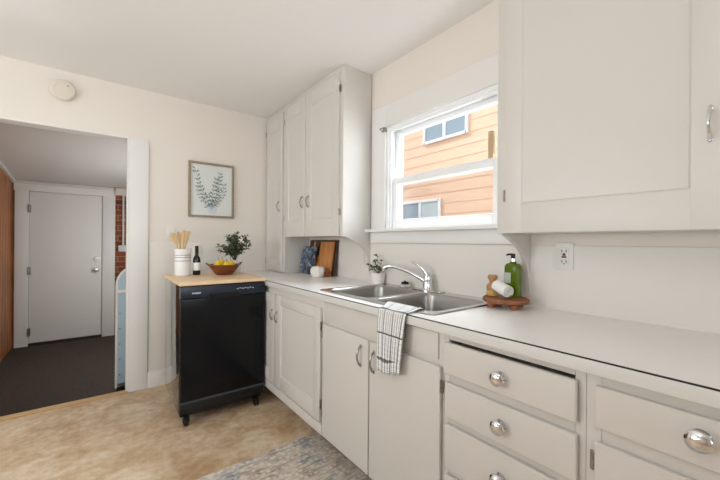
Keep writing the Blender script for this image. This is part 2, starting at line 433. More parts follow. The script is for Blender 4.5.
# ---- back hall, one step down
HZ = -.16; HY = 6.05
struct(MB().box((-.95, YB+.02, HZ-.05), (.95, HY+.1, HZ)).obj('floor_hall', 'carpet'))
struct(MB().box((DX0-.1, YB+.012, HZ), (DX1+.3, YB+.04, -.002)).obj('trim_6', 'oak'))
m = MB(); m.prism([(YB+.12, 2.26), (HY+.1, 1.955), (HY+.1, 2.05), (YB+.12, 2.36)], 'x', -.95, .95); struct(m.obj('ceiling_hall', 'hallceil'))
def planks():
    b = MB(); y = YB+.12
    while y < HY:
        b.box((-.90, y+.002, HZ), (-.872, min(y+.148, HY), 2.2), .003); y += .15
    b.box((-.95, YB+.12, HZ), (-.895, HY, 2.3)); return b
struct(planks().obj('wall_hall_left', 'plank'))
struct(MB().box((.95, YB+.12, HZ), (1.03, HY+.1, 2.3)).obj('wall_hall_right', 'hallwall'))
m = MB().box((-.95, HY, HZ), (-.735, HY+.1, 2.1)).box((.045, HY, HZ), (.18, HY+.1, 2.1)).box((-.735, HY, 1.86), (.045, HY+.1, 2.1))
m.obj('wall_hall_back', 'plank')['kind'] = 'structure'
struct(MB().box((.18, HY-.02, HZ), (.95, HY+.1, 2.1)).obj('wall_hall_brick', 'brick'))
# strip where ceiling meets the plank wall and the end wall
m = MB(); sl = (1.955-2.26)/(HY-YB-.02)
m.prism([(YB+.13, 2.21), (HY, 1.925), (HY, 1.965), (YB+.13, 2.26)], 'x', -.875, -.845)
m.box((-.875, HY-.03, 1.925), (.19, HY, 1.965), .003)
struct(m.obj('trim_7', 'conduit'))
struct(MB().box((.175, HY-.06, 1.86), (.32, HY-.02, 1.965), .004).obj('trim_8', 'conduit'))
# the far door
d = s_empty('door_1', (-.34, HY, HZ))
c = MB().box((-.850, HY-.022, HZ), (-.722, HY, 1.855), .005).box((.032, HY-.022, HZ), (.178, HY, 1.855), .005).box((-.86, HY-.026, 1.838), (.182, HY, 1.927), .006)
c.box((-.735, HY+.031, HZ), (.045, HY+.04, 1.86)).box((-.735, HY-.004, HZ), (-.719, HY+.031, 1.85)).box((.027, HY-.004, HZ), (.045, HY+.031, 1.85)).box((-.719, HY-.004, 1.835), (.027, HY+.031, 1.85))
c.obj('door_casing', 'halldoor', d)
p = MB().box((-.716, HY-.008, HZ+.035), (.024, HY+.03, 1.832), .004).obj('door_panel', 'halldoor', d)
MB().box((-.722, HY-.012, HZ), (.03, HY+.03, HZ+.03), .003).obj('sill', 'seam', d)
for z in (.945, .796):
    k = MB()
    k.cyl((-.027, HY-.02, z), (-.027, HY-.006, z), .032, seg=24)
    if z < .9: k.lathe([(0.012, 0), (.012, .02), (.028, .035), (.031, .052), (.024, .066), (0, .07)], (-.027, HY-.018, z), (0, -1, 0), 24)
    else: k.cyl((-.027, HY-.034, z), (-.027, HY-.018, z), .022, seg=24)
    k.obj('door_knob' if z < .9 else 'deadbolt', 'chrome', d)
for z in (1.61, .81, .02):
    MB().cyl((-.72, HY-.03, z-.05), (-.72, HY-.03, z+.05), .008, seg=10).box((-.724, HY-.026, z-.05), (-.700, HY-.006, z+.05)).obj('hinge', 'hinge', d)
# pipe and box on the brick
pr_ = thing('conduit_pipe', 'white vertical pipe running down to a small box on the brick wall', 'pipe', (.272, HY-.04, 1.14))
MB().cyl((.272, HY-.04, 1.14), (.272, HY-.04, 1.90), .013, seg=14).obj('pipe', 'conduit', pr_)
MB().box((.272-.02, HY-.05, 1.5), (.292, HY-.02, 1.52), .002).obj('clip', 'galv', pr_)
bx_ = thing('junction_box', 'small pale grey electrical box on the brick wall in the hall', 'electrical box', (.272, HY-.05, 1.04))
MB().box((.215, HY-.075, 1.045), (.325, HY-.015, 1.14), .006).obj('body', 'galv', bx_)
MB().box((.222, HY-.079, 1.052), (.318, HY-.075, 1.133), .002).obj('cover', 'galv', bx_)
# round-topped pale blue board behind the doorway jamb
bt = thing('ironing_board', 'pale blue round-topped board with white rim standing on the hall floor', 'ironing board', (.25, 3.80, HZ))
def arch(x0, x1, z0, z1, n=14):
    cx, r = (x0+x1)/2, (x1-x0)/2
    return [(x0, z0), (x1, z0)]+[(cx+r*math.cos(a), z1-r*1.15+r*1.15*math.sin(a)) for a in [PI*k/n for k in range(n+1)]]
MB().prism(arch(.135, .405, HZ+.06, .955), 'y', 3.800, 3.822).obj('panel', 'blueboard', bt)
rim = arch(.128, .412, HZ+.02, .965); rim.append(rim[0])
MB().tube([(x, 3.808, z) for x, z in rim], .011, 8).box((.13, 3.786, .73), (.41, 3.80, .755), .003).obj('rim', 'plate', bt)
for z in (-.02, .12, .26, .40, .54): MB().cyl((.152, 3.793, z), (.152, 3.80, z), .007, seg=10).obj('rivet', 'hinge', bt)
fo = MB().box((.13, 3.78, HZ), (.41, 3.83, HZ+.03), .006); fo.obj('foot', 'rubber', bt)

# ---- kitchen window
w = s_empty('window_1', (XW, 1.33, WZ0))
c = MB()
c.box((XW-.014, WY1, WZ0), (XW, WY1+.145, 2.16), .003).box((XW-.014, .80, WZ1), (XW, WY1-.0005, 2.16), .003).box((XW-.014, .80, WZ0), (XW, WY0, WZ1-.0005), .003)
c.obj('casing', 'trim', w)
c = MB()      # jamb liner and stops
for y0, y1 in ((WY1-.02, WY1), (WY0, WY0+.02)): c.box((XW, y0, WZ0), (XW+.14, y1, WZ1), .002)
c.box((XW, WY0+.02, WZ1-.02), (XW+.14, WY1-.02, WZ1), .002)
for y0, y1 in ((WY1-.036, WY1-.02), (WY0+.02, WY0+.036)): c.box((XW+.012, y0, WZ0), (XW+.03, y1, WZ1-.02), .002)
c.box((XW+.012, WY0+.036, WZ1-.036), (XW+.03, WY1-.036, WZ1-.02), .002)
c.obj('jamb', 'vinylwin', w)
def sash(name, x0, x1, z0, z1, bot, top, y0, y1, sw):
    f = MB().box((x0, y0, z0), (x1, y0+sw, z1), .004).box((x0, y1-sw, z0), (x1, y1, z1), .004).box((x0, y0+sw, z0), (x1, y1-sw, z0+bot), .004).box((x0, y0+sw, z1-top), (x1, y1-sw, z1), .004)
    s_ = f.obj(name, 'vinylwin', w)
    MB().box(((x0+x1)/2-.002, y0+sw-.005, z0+bot-.005), ((x0+x1)/2+.002, y1-sw+.005, z1-top+.005)).obj('pane', 'glass', s_)
    return s_
sash('lower_sash', XW+.032, XW+.066, WZ0+.004, 1.655, .062, .045, WY0+.021, WY1-.021, .048)
sash('upper_sash', XW+.070, XW+.104, 1.61, WZ1-.021, .045, .035, WY0+.021, WY1-.021, .042)
MB().box((XW+.118, WY0+.021, WZ0+.01), (XW+.120, WY1-.021, 1.63)).obj('insect_screen', 'screen', w)
MB().box((XW-.062, .79, WZ0-.018), (XW+.02, WY1+.165, WZ0+.004), .006).obj('stool', 'trim', w)
MB().box((XW-.018, .80, 1.207), (XW, WY1+.15, WZ0-.018), .003).obj('apron', 'trim', w)
MB().box((XW-.03, WY1-.004, WZ1-.035), (XW, WY1+.024, WZ1-.004), .004).cyl((XW-.03, WY1+.01, WZ1-.02), (XW-.05, WY1+.01, WZ1-.02), .008, seg=12).obj('rod_bracket', 'hinge', w)
tag(MB().box((XW+.040, .975, 1.656), (XW+.062, 1.004, 1.80), .003).obj('wooden_block', 'winblock', None), 'small tan wooden block standing on the lower sash of the window', 'wooden block')

# ---- outside: neighbour's house
n_ = thing('neighboring_house', 'peach sided house with white windows seen through the kitchen window', 'house', (5.0, 3.5, -.6))
s_ = MB(); z = -.6; e = .195
while z < 6.0:
    s_.prism([(5.0, z), (4.988, z), (4.997, z+e), (5.0, z+e)], 'y', -4., 12.); z += e
s_.box((5.0, -4, -.6), (5.2, 12, 6.)); s_.obj('siding_wall', 'siding', n_)
for (y0, y1, z0, z1) in ((3.50, 4.40, 3.14, 3.52), (4.07, 4.98, 1.69, 1.985)):
    f = MB().box((4.94, y0-.03, z0-.05), (4.985, y1+.03, z0), .004).box((4.94, y0-.03, z1), (4.985, y1+.03, z1+.05), .004)
    f.box((4.94, y0-.05, z0-.05), (4.985, y0, z1+.05), .004).box((4.94, y1, z0-.05), (4.985, y1+.05, z1+.05), .004).box((4.945, (y0+y1)/2-.03, z0), (4.985, (y0+y1)/2+.03, z1), .004)
    fo = f.obj('window', 'vinylwin', n_)
    MB().box((4.962, y0, z0), (4.97, (y0+y1)/2-.03, z1)).obj('pane', 'npane2' if z0 < 2 else 'npane', fo)
    MB().box((4.962, (y0+y1)/2+.03, z0), (4.97, y1, z1)).obj('pane', 'npane', fo)
struct(MB().box((-20, -20, -.7), (30, 30, -.6)).obj('ground', 'ground'))

# ================================================================== PARTS SHARED BY CABINETS
def pull(name, parent, x, y, z, L=.085, out=.020, nx=-1, mt='nickel'):
    """bow pull on a face looking to -x: two feet and an arched, leaf-ended bar"""
    m = MB(); n = 13
    pts = []; rad = []
    for k in range(n):
        t = k/(n-1); a = PI*t
        pts.append((x+nx*(.004+out*math.sin(a)**.7), y, z+L*(t-.5))); rad.append(.0034+.0018*abs(math.cos(a))**4+.0012*math.sin(a))
    m.tube(pts, rad, 10)
    for s in (-1, 1): m.ball((x+nx*.002, y, z+s*L*.5), .0068, (.45, .9, 1.3), seg=12)
    return m.obj(name, mt, parent)
def knob(parent, x, y, z, r=.023):
    m = MB().lathe([(.017, 0), (.019, .004), (.009, .006), (.009, .014), (r*.7, .018), (r, .024), (r*.96, .029), (r*.80, .0325), (r*.55, .0355), (r*.25, .0372), (0, .0375)], (x, y, z), (-1, 0, 0), 28)
    return m.obj('knob', 'chrome', parent)
def hinge(parent, x, y, z, mt='hinge'):
    m = MB().cyl((x, y, z-.022), (x, y, z-.003), .005, seg=10).cyl((x, y, z+.003), (x, y, z+.022), .005, seg=10).box((x+.002, y-.008, z-.024), (x+.005, y+.008, z+.024), .001)
    return m.obj('hinge', mt, parent)
def slab(x0, x1, y0, y1, z0, z1, bev=.005):
    return MB().box((x0, y0, z0), (x1, y1, z1), bev, seg=3)
def shaker(xf, t, y0, y1, z0, z1, sl, sr, rb, rt, rec=.0055):
    """frame-and-panel door whose face is at x = xf, thickness t"""
    m = MB()
    m.box((xf, y0, z0), (xf+t, y0+sl, z1), .002).box((xf, y1-sr, z0), (xf+t, y1, z1), .002)
    m.box((xf, y0+sl-.001, z0), (xf+t, y1-sr+.001, z0+rb), .002).box((xf, y0+sl-.001, z1-rt), (xf+t, y1-sr+.001, z1), .002)
    # sloped moulding round the recessed panel
    yi0, yi1, zi0, zi1 = y0+sl, y1-sr, z0+rb, z1-rt; g = .005
    o = [(xf+.001, yi0, zi0), (xf+.001, yi1, zi0), (xf+.001, yi1, zi1), (xf+.001, yi0, zi1)]
    i = [(xf+rec, yi0+g, zi0+g), (xf+rec, yi1-g, zi0+g), (xf+rec, yi1-g, zi1-g), (xf+rec, yi0+g, zi1-g)]
    vo = [m.bm.verts.new(p) for p in o]; vi = [m.bm.verts.new(p) for p in i]
    for k in range(4): m.bm.faces.new((vo[k], vi[k], vi[(k+1) % 4], vo[(k+1) % 4]))
    m.box((xf+rec, yi0-.003, zi0-.003), (xf+rec+.005, yi1+.003, zi1+.003))
    return m

# ================================================================== BASE CABINETS
FX = 1.0     # face plane of the base units
def carcass(m, y0, y1, zl=.889, zr=.889, zt=.889):
    """sides, floor, back of a base unit and its toe board; the front stays open for rails"""
    m.box((FX+.018, y0, .13), (XW-.01, y0+.016, zr)).box((FX+.018, y1-.016, .13), (XW-.01, y1, zl))
    m.box((FX+.018, y0+.016, .13), (XW-.026, y1-.016, .146)).box((XW-.026, y0+.016, .13), (XW-.01, y1-.016, min(zt, zl, zr)))
    m.box((FX+.125, y0, 0.0), (FX+.14, y1, .13))
def rail(m, y0, y1, z0, z1): m.box((FX, y0, z0), (FX+.018, y1, z1), .002)

# corner base: two framed doors
cb = thing('corner_base_cabinet', 'white base cabinet with framed doors between black dishwasher and sink cabinet', 'cabinet', (1.28, 2.4, 0))
m = MB(); carcass(m, 1.622, 3.255, zr=.70)
rail(m, 1.622, 3.255, .83, .889); rail(m, 1.622, 3.255, .13, .205); rail(m, 1.622, 1.64, .205, .83); rail(m, 2.86, 3.255, .205, .83)
m.box((FX-.014, 1.622, .13), (FX-.0002, 3.255, .188), .003)
m.obj('body', 'cab', cb)
dl = shaker(.984, .016, 2.268, 2.85, .197, .838, .075, .075, .09, .066).obj('door', 'cab', cb)
pull('handle', dl, .984, 2.300, .69, .072, .015)
dr = shaker(.984, .016, 1.640, 2.262, .197, .838, .075, .100, .09, .066).obj('door', 'cab', cb)
pull('handle', dr, .984, 2.222, .685, .072, .015); hinge(dr, .985, 1.634, .74); hinge(dr, .985, 1.634, .30)

# sink base: two plain doors under false fronts
sb = thing('sink_base_cabinet', 'white base cabinet under the sink with two plain slab doors', 'cabinet', (1.28, 1.2, 0))
m = MB(); carcass(m, .787, 1.62, zl=.70)
rail(m, .787, 1.62, .752, .889); rail(m, .787, 1.62, .13, .15); rail(m, .787, .80, .15, .752); rail(m, 1.605, 1.62, .15, .752); rail(m, 1.19, 1.22, .15, .752)
m.obj('body', 'cab', sb)
MB().box((.993, 1.02, .779), (1.001, 1.600, .878), .003).obj('false_front', 'cab', sb)
MB().box((.993, .812, .779), (1.001, .985, .878), .003).obj('false_front', 'cab', sb)
d1 = slab(.982, .9995, 1.208, 1.612, .137, .758).obj('door', 'cab', sb)
pull('handle', d1, .982, 1.262, .675, .09); hinge(d1, .985, 1.617, .70); hinge(d1, .985, 1.617, .26)
d2 = slab(.982, .9995, .795, 1.200, .137, .758).obj('door', 'cab', sb)
pull('handle', d2, .982, 1.165, .672, .09); hinge(d2, .984, .790, .69); hinge(d2, .984, .790, .26)

# drawer unit
db = thing('drawer_base_cabinet', 'white base cabinet with a stack of drawers and round chrome knobs', 'cabinet', (1.28, .56, 0))
m = MB(); carcass(m, .334, .785)
for z0, z1 in ((.8635, .889), (.708, .755), (.560, .598), (.38, .416), (.13, .168)): rail(m, .36, .766, z0, z1)
rail(m, .334, .36, .13, .889); rail(m, .766, .7867, .13, .889)
m.obj('body', 'cab', db)
for z0, z1, xf in ((.746, .857, .977), (.592, .714, .981), (.412, .566, .981), (.165, .386, .981)):
    q = MB().box((xf, .351, z0), (xf+.019, .773, z1), .006, seg=3).box((xf+.019, .375, z0+.012), (1.5, .755, z1-.02)).obj('drawer', 'cab', db)
    knob(q, xf, .557, (z0+z1)/2-.001)

# right hand unit
rb = thing('end_base_cabinet', 'white base cabinet with wide drawer over door at the right edge', 'cabinet', (1.28, 0, 0))
m = MB(); carcass(m, -.55, .3337)
for z0, z1 in ((.855, .889), (.712, .76), (.13, .15)): rail(m, -.50, .300, z0, z1)
rail(m, .300, .3337, .13, .889); rail(m, -.55, -.50, .13, .889)
m.obj('body', 'cab', rb)
q = MB().box((.984, -.06, .753), (1.002, .311, .857), .004, seg=3).box((1.002, -.04, .765), (1.5, .29, .84)).obj('drawer', 'cab', rb); knob(q, .984, .122, .814)
q = slab(.984, .9995, -.06, .311, .14, .716, .004).obj('door', 'cab', rb); hinge(q, .990, .315, .665); hinge(q, .990, .315, .25)
q = slab(.984, .9995, -.50, -.07, .14, .857, .004).obj('door', 'cab', rb)

# ================================================================== WORKTOP
SX0, SX1, SY0, SY1 = 1.026, 1.560, .868, 1.738      # sink outline
wt = thing('countertop', 'long white laminate worktop with dark front seam running under the window', 'countertop', (1.28, 1.2, .89))
m = MB(); x0, x1 = .974, XW-.006
hx0, hx1, hy0, hy1 = SX0+.02, SX1-.02, SY0+.02, SY1-.02
m.box((x0, hy1, .8905), (x1, YB-.006, ZC)).box((x0, -.60, .8905), (x1, hy0, ZC)).box((x0, hy0, .8905), (hx0, hy1, ZC)).box((hx1, hy0, .8905), (x1, hy1, ZC))
m.obj('top', 'counter', wt)
MB().box((x0-.004, -.60, .888), (x0, 2.432, ZC-.003), .0012).obj('front_edge', 'edge', wt)
MB().box((x0-.0045, -.60, ZC-.003), (x0+.0005, 2.432, ZC+.0003)).obj('seam', 'seam', wt)

# ================================================================== SINK
def rrect(x0, x1, y0, y1, r, n=6):
    P = []
    for cx, cy, a0 in ((x1-r, y1-r, 0), (x0+r, y1-r, PI/2), (x0+r, y0+r, PI), (x1-r, y0+r, 3*PI/2)):
        for k in range(n+1):
            a = a0+PI/2*k/n; P.append((cx+r*math.cos(a), cy+r*math.sin(a)))
    return P
sk = thing('kitchen_sink', 'stainless steel double bowl sink set in the white worktop', 'sink', ((SX0+SX1)/2, (SY0+SY1)/2, ZC))
bowls = [(SX0+.042, SX1-.085, 1.322, SY1-.035), (SX0+.042, SX1-.085, SY0+.035, 1.284)]
m = MB(); b = m.bm; zt = ZC+.006
def ring(P, z): return [b.verts.new((x, y, z)) for x, y in P]
out = rrect(SX0, SX1, SY0, SY1, .028); R0 = ring(out, ZC+.0008); R1 = ring([(x, y) for x, y in rrect(SX0+.005, SX1-.005, SY0+.005, SY1-.005, .025)], zt)
n = len(R0)
for k in range(n): b.faces.new((R0[k], R0[(k+1) % n], R1[(k+1) % n], R1[k]))
edges = [b.edges.get((R1[k], R1[(k+1) % n])) for k in range(n)]
for bw in bowls:
    R = ring(rrect(*bw, .055), zt-.001)
    for k in range(n): edges.append(b.edges.new((R[k], R[(k+1) % n])))
bmesh.ops.triangle_fill(b, edges=edges, use_beauty=True)
bmesh.ops.recalc_face_normals(b, faces=b.faces)
m.obj('rim', 'steel', sk)
for bw in bowls:
    m = MB(); b = m.bm; prev = None
    bx0, bx1, by0, by1 = bw
    for ins, z, r in ((0, zt-.001, .055), (.004, zt-.005, .052), (.008, zt-.02, .05), (.014, zt-.12, .05), (.022, zt-.15, .05), (.045, zt-.168, .05), (.12, zt-.172, .03)):
        R = ring(rrect(bx0+ins, bx1-ins, by0+ins, by1-ins, r), z)
        if prev:
            for k in range(n): b.faces.new((prev[k], prev[(k+1) % n], R[(k+1) % n], R[k]))
        prev = R
    b.faces.new(prev)
    bmesh.ops.recalc_face_normals(b, faces=b.faces); bmesh.ops.reverse_faces(b, faces=b.faces)
    bo = m.obj('bowl', 'shadedsteel', sk)
    cx, cy = (bx0+bx1)/2, (by0+by1)/2
    MB().lathe([(.044, 0), (.042, .003), (.034, .003), (.030, .001), (.006, .001), (.006, .006), (0, .006)], (cx, cy, zt-.172), seg=24).obj('drain', 'chrome', bo)

# faucet
fx, fy = 1.518, 1.322; fz = zt
fc = thing('kitchen_faucet', 'chrome single lever faucet with long low spout on the sink deck', 'faucet', (fx, fy, fz))
MB().lathe([(.036, 0), (.036, .004), (.030, .010), (.027, .02), (.0255, .06), (.026, .075), (.023, .088), (0, .092)], (fx, fy, fz), seg=28).box((fx-.026, fy-.11, fz), (fx+.026, fy+.11, fz+.006), .003).obj('base', 'chrome', fc)
sp = []; tip = Vector((1.385, 1.560, 1.062)); a = Vector((fx, fy, fz+.045))
for k in range(15):
    t = k/14; p = a.lerp(tip, t); p.z = fz+.045+(1.068-fz-.045)*(1-(1-t)**2.0)*1.0
    if t > .88: p.z -= (t-.88)*.12
    sp.append(p)
MB().tube(sp, [.014-.004*k/14 for k in range(15)], 14).cyl(sp[-1], sp[-1]+Vector((0, 0, -.016)), .0105, seg=14).obj('spout', 'chrome', fc)
lv = []
for k in range(9):
    t = k/8; lv.append((fx-.03*t, fy+.012*t+.08*t*t, fz+.085+.09*t-.012*t*t*t))
MB().tube(lv, [.021, .019, .0165, .0125, .011, .0095, .0085, .0085, .007], 14, flat=.8).obj('lever', 'chrome', fc)
# sink hole cap with dark strainer top
cp = thing('sink_strainer', 'small chrome basket strainer with dark top on the sink deck', 'strainer', (1.52, 1.508, zt))
MB().lathe([(.034, 0), (.036, .004), (.030, .016), (.024, .020), (0, .020)], (1.52, 1.508, zt), seg=24).obj('body', 'chrome', cp)
m = MB()
for k in range(8):
    a_ = 2*PI*k/8; m.cyl((1.52+.019*math.cos(a_), 1.508+.019*math.sin(a_), zt+.019), (1.52+.015*math.cos(a_), 1.508+.015*math.sin(a_), zt+.032), .006, seg=8)
m.cyl((1.52, 1.508, zt+.019), (1.52, 1.508, zt+.040), .007, seg=10)
m.obj('top', 'rubber', cp)

# ---- towel draped over the front rim
def towel():
    path = []   # (x, z, s)
    pts = [(1.098, .880), (1.090, .908), (1.079, .931), (1.062, .9375), (1.04, .9365), (1.022, .9335), (1.0, .930), (.985, .9295), (.972, .929), (.9625, .925), (.9575, .915), (.956, .895)]
    z = .875
    while z > .66: pts.append((.955-.004*math.sin((.9-z)*9), z)); z -= .012
    s = 0; P = [(*pts[0], 0)]
    for (xa, za), (xb, zb) in zip(pts, pts[1:]):
        s += math.hypot(xb-xa, zb-za); P.append((xb, zb, s))
    nu = 26; b = bmesh.new(); uvl = b.loops.layers.uv.new('UVMap'); G = []
    for i, (x, zz, s) in enumerate(P):
        hang = max(0., .92-zz) if x < .97 else 0.
        top = max(0., (x-.97))
        y0 = 1.108-.02*hang+.55*top; y1 = .945+.09*hang+.10*top
        row = []
        for k in range(nu+1):
            t = k/nu; y = y0+(y1-y0)*t
            wv = .0055*math.sin(t*15+.6)*min(1, hang*7)
            row.append((b.verts.new((x-abs(wv)*1.2-wv*.3, y, zz-(.012*math.sin(t*5) if hang > .2 else 0)+.0015*math.sin(t*9)*(1 if x > .97 and i > 3 else 0))), (t*.19, s)))
        G.append(row)
    for r0, r1 in zip(G, G[1:]):
        for k in range(nu):
            q = [r0[k], r0[k+1], r1[k+1], r1[k]]
            f = b.faces.new([v for v, _ in q])
            for l, (_, uv) in zip(f.loops, q): l[uvl].uv = uv
    bmesh.ops.recalc_face_normals(b, faces=b.faces)
    me = bpy.data.meshes.new('dish_towel'); b.to_mesh(me); b.free()
    me.materials.append(M['towel'])
    for f in me.polygons: f.use_smooth = True
    o = bpy.data.objects.new('dish_towel', me); COL.objects.link(o)
    sm = o.modifiers.new('thickness', 'SOLIDIFY'); sm.thickness = .003; sm.offset = 0
    return tag(o, 'white dish towel with black stitched check hanging over the sink front', 'towel')
towel()

# ================================================================== DISHWASHER
X0, X1, DYF = .410, .978, 2.412
dw = thing('dishwasher', 'black portable dishwasher with pale wood top on casters against the back wall', 'dishwasher', (.69, 2.72, 0))
MB().box((X0, DYF+.03, .085), (.968, 3.02, .9205), .004).obj('body', 'blackside', dw)
MB().box((.402, 2.388, .921), (.9695, 3.03, .946), .006, seg=3).obj('wood_top', 'butcher', dw)
dd = MB().box((X0+.004, DYF, .170), (X1-.004, DYF+.03, .832), .008, seg=3).obj('door', 'black', dw)
cpn = MB().prism([(DYF+.03, .835), (DYF-.012, .835), (DYF-.014, .846), (DYF-.004, .912), (DYF+.03, .916)], 'x', X0, .9685).obj('control_panel', 'navy', dw)
MB().prism([(DYF-.010, .828), (DYF-.028, .831), (DYF-.030, .840), (DYF-.012, .856)], 'x', .58, .78).obj('handle', 'blackpl', cpn)
for k, (xx, ww) in enumerate(((.478, .012), (.493, .010), (.505, .012), (.519, .010))): MB().box((xx, DYF-.0135, .866), (xx+ww, DYF-.009, .874)).obj('printed_mark', 'marks', cpn)
for k in range(7):
    xx = .765+k*.018; MB().box((xx, DYF-.0115, .876+.004*(k % 2)), (xx+.010, DYF-.008, .882+.003*(k % 2))).obj('button_mark', 'marks', cpn)
MB().cyl((X1-.028, DYF-.020, .878), (X1-.028, DYF-.004, .878), .012, seg=18).obj('dial', 'blackpl', cpn)
MB().box((X0+.006, DYF+.012, .088), (X1-.006, DYF+.04, .162), .005).obj('kick_panel', 'blackpl', dw)
MB().box((X0+.001, DYF-.002, .154), (X1-.001, DYF+.012, .168), .004).obj('lower_trim', 'trimgrey', dw)
MB().box((X0+.01, DYF+.04, .06), (X1-.01, 3.0, .088), .003).obj('base_frame', 'blackpl', dw)
for xx in (X0+.045, X1-.055):
    for yy in (DYF+.035, 2.95):
        cst = MB().box((xx-.018, yy-.022, .05), (xx+.018, yy+.022, .066), .003).box((xx-.019, yy-.012, .022), (xx-.014, yy+.012, .055)).box((xx+.014, yy-.012, .022), (xx+.019, yy+.012, .055)).obj('caster', 'blackpl', dw)
        MB().cyl((xx-.012, yy, .025), (xx+.012, yy, .025), .025, seg=24).obj('wheel', 'rubber', cst)

# ================================================================== WALL CABINETS
UX = 1.325
def bracket_poly(top):
    return [(XW-.006, top), (UX+.004, top), (UX+.004, top-.004), (1.36, 1.247), (1.405, 1.228), (1.45, 1.208), (1.49, 1.183), (1.52, 1.155), (1.542, 1.12), (1.556, 1.08), (1.566, 1.03), (1.572, .98), (XW-.006, .96)]
# narrow corner unit standing on the worktop
tc_ = thing('corner_wall_cabinet', 'narrow tall white cabinet in the corner reaching down to the worktop', 'cabinet', (1.45, 3.04, ZC))
m = MB().box((UX+.02, 2.836, ZC+.0015), (XW-.008, 3.258, CEIL-.002)).box((UX, 2.836, ZC+.0015), (UX+.02, 2.872, CEIL-.002), .002).box((UX, 3.228, ZC+.0015), (UX+.02, 3.258, CEIL-.002), .002).box((UX, 2.872, 2.395), (UX+.02, 3.228, CEIL-.002), .002).box((UX, 2.872, ZC+.0015), (UX+.02, 3.228, ZC+.02), .002)
m.obj('body', 'cab', tc_)
q = shaker(UX-.014, .018, 2.868, 3.232, ZC+.012, 2.385, .09, .075, .11, .13).obj('door', 'cab', tc_)
pull('handle', q, UX-.014, 2.93, 1.535, .085); hinge(q, UX-.012, 3.238, 2.27); hinge(q, UX-.012, 3.238, 1.02)
# double unit beside the window, its end panel running down as a curved bracket
uc = thing('double_wall_cabinet', 'white double door wall cabinet left of the window reaching the ceiling', 'cabinet', (1.45, 2.4, 1.25))
m = MB().box((UX+.02, 1.936, 1.252), (XW-.008, 2.834, CEIL-.002)).box((UX, 2.80, 1.252), (UX+.02, 2.834, CEIL-.002), .002).box((UX, 1.936, 1.252), (UX+.02, 1.955, CEIL-.002), .002).box((UX, 1.955, 2.40), (UX+.02, 2.80, CEIL-.002), .002)
m.obj('body', 'cab', uc)
MB().prism([(UX, CEIL-.002), (XW-.006, CEIL-.002)]+bracket_poly(1.252)[:0]+list(reversed(bracket_poly(1.252)[3:]))+[(UX, 1.252)], 'y', 1.918, 1.9355).obj('end_bracket', 'cab', uc)
q = shaker(UX-.014, .018, 2.437, 2.815, 1.254, 2.392, .085, .075, .13, .11).obj('door', 'cab', uc)
pull('handle', q, UX-.014, 2.480, 1.535, .085); hinge(q, UX-.012, 2.821, 2.28); hinge(q, UX-.012, 2.821, 1.42)
q = shaker(UX-.014, .018, 1.955, 2.431, 1.254, 2.392, .085, .090, .13, .11).obj('door', 'cab', uc)
pull('handle', q, UX-.014, 2.376, 1.530, .085); hinge(q, UX-.012, 1.948, 2.28); hinge(q, UX-.012, 1.948, 1.42)
# large unit on the right
rc = thing('large_wall_cabinet', 'large white wall cabinet on the right above the outlet', 'cabinet', (1.45, .1, 1.25))
m = MB().box((UX+.02, -.70, 1.252), (XW-.008, .776, CEIL-.002)).box((UX, .735, 1.252), (UX+.02, .776, CEIL-.002), .002).box((UX, -.70, 2.40), (UX+.02, .735, CEIL-.002), .002).box((UX, .09, 1.252), (UX+.02, .125, 2.40))
m.obj('body', 'cab', rc)
MB().prism(bracket_poly(1.2515), 'y', .757, .776).obj('end_bracket', 'cab', rc)
q = shaker(UX-.016, .0165, .115, .732, 1.253, 2.39, .072, .066, .115, .10).obj('door', 'cab', rc)
pull('handle', q, UX-.016, .148, 1.540, .085, .026, mt='chrome'); hinge(q, UX-.014, .737, 1.405); hinge(q, UX-.014, .737, 2.25)
q = shaker(UX-.016, .0165, -.62, .108, 1.253, 2.39, .072, .066, .115, .10).obj('door', 'cab', rc)

# ================================================================== WALL THINGS
sd = thing('smoke_detector', 'round cream smoke detector on the wall above the doorway', 'smoke detector', (-.217, YB, 2.293))
MB().lathe([(.066, 0), (.066, .008), (.074, .010), (.074, .024), (.066, .034), (.045, .038), (.043, .036), (.020, .037), (0, .037)], (-.217, YB, 2.293), (0, -1, 0), 36).obj('body', 'plastic', sd)
MB().cyl((-.217+.03, YB-.039, 2.293+.03), (-.217+.03, YB-.035, 2.293+.03), .005, seg=10).obj('test_button', 'hinge', sd)
# picture
px0, px1, pz0, pz1 = .612, 1.0, 1.424, 1.915; py = YB
pf = thing('framed_picture', 'framed botanical sprig print in a taupe wooden frame on the back wall', 'picture', ((px0+px1)/2, py, pz0))
f = MB(); t = .018
f.box((px0, py-.024, pz0), (px0+t, py-.001, pz1), .002).box((px1-t, py-.024, pz0), (px1, py-.001, pz1), .002).box((px0+t, py-.024, pz0), (px1-t, py-.001, pz0+t), .002).box((px0+t, py-.024, pz1-t), (px1-t, py-.001, pz1), .002)
f.obj('frame', 'frame', pf)
pp = MB().box((px0+t, py-.010, pz0+t), (px1-t, py-.004, pz1-t)).obj('print', 'paper', pf)
MB().box((px0+t, py-.016, pz0+t), (px1-t, py-.0145, pz1-t)).obj('glass', 'glass', pf)
m = MB(); rr = random.Random(3)
yy = py-.0106
def sprig(x, z, ang, L, n, curve, mi):
    a_ = ang; stem = [(x, yy, z)]
    for k in range(n):
        x += math.cos(a_)*L/n; z += math.sin(a_)*L/n; a_ += curve/n; stem.append((x, yy, z))
        for s in (-1, 1):
            if rr.random() < .9:
                la = a_+s*(.75+.3*rr.random()); l = .026+.014*rr.random()
                m.leaf((x, yy, z), (math.cos(la), 0, math.sin(la)), (0, -1, 0), l, l*.36, mi)
    m.tube(stem, .0012, 5, mi=mi)
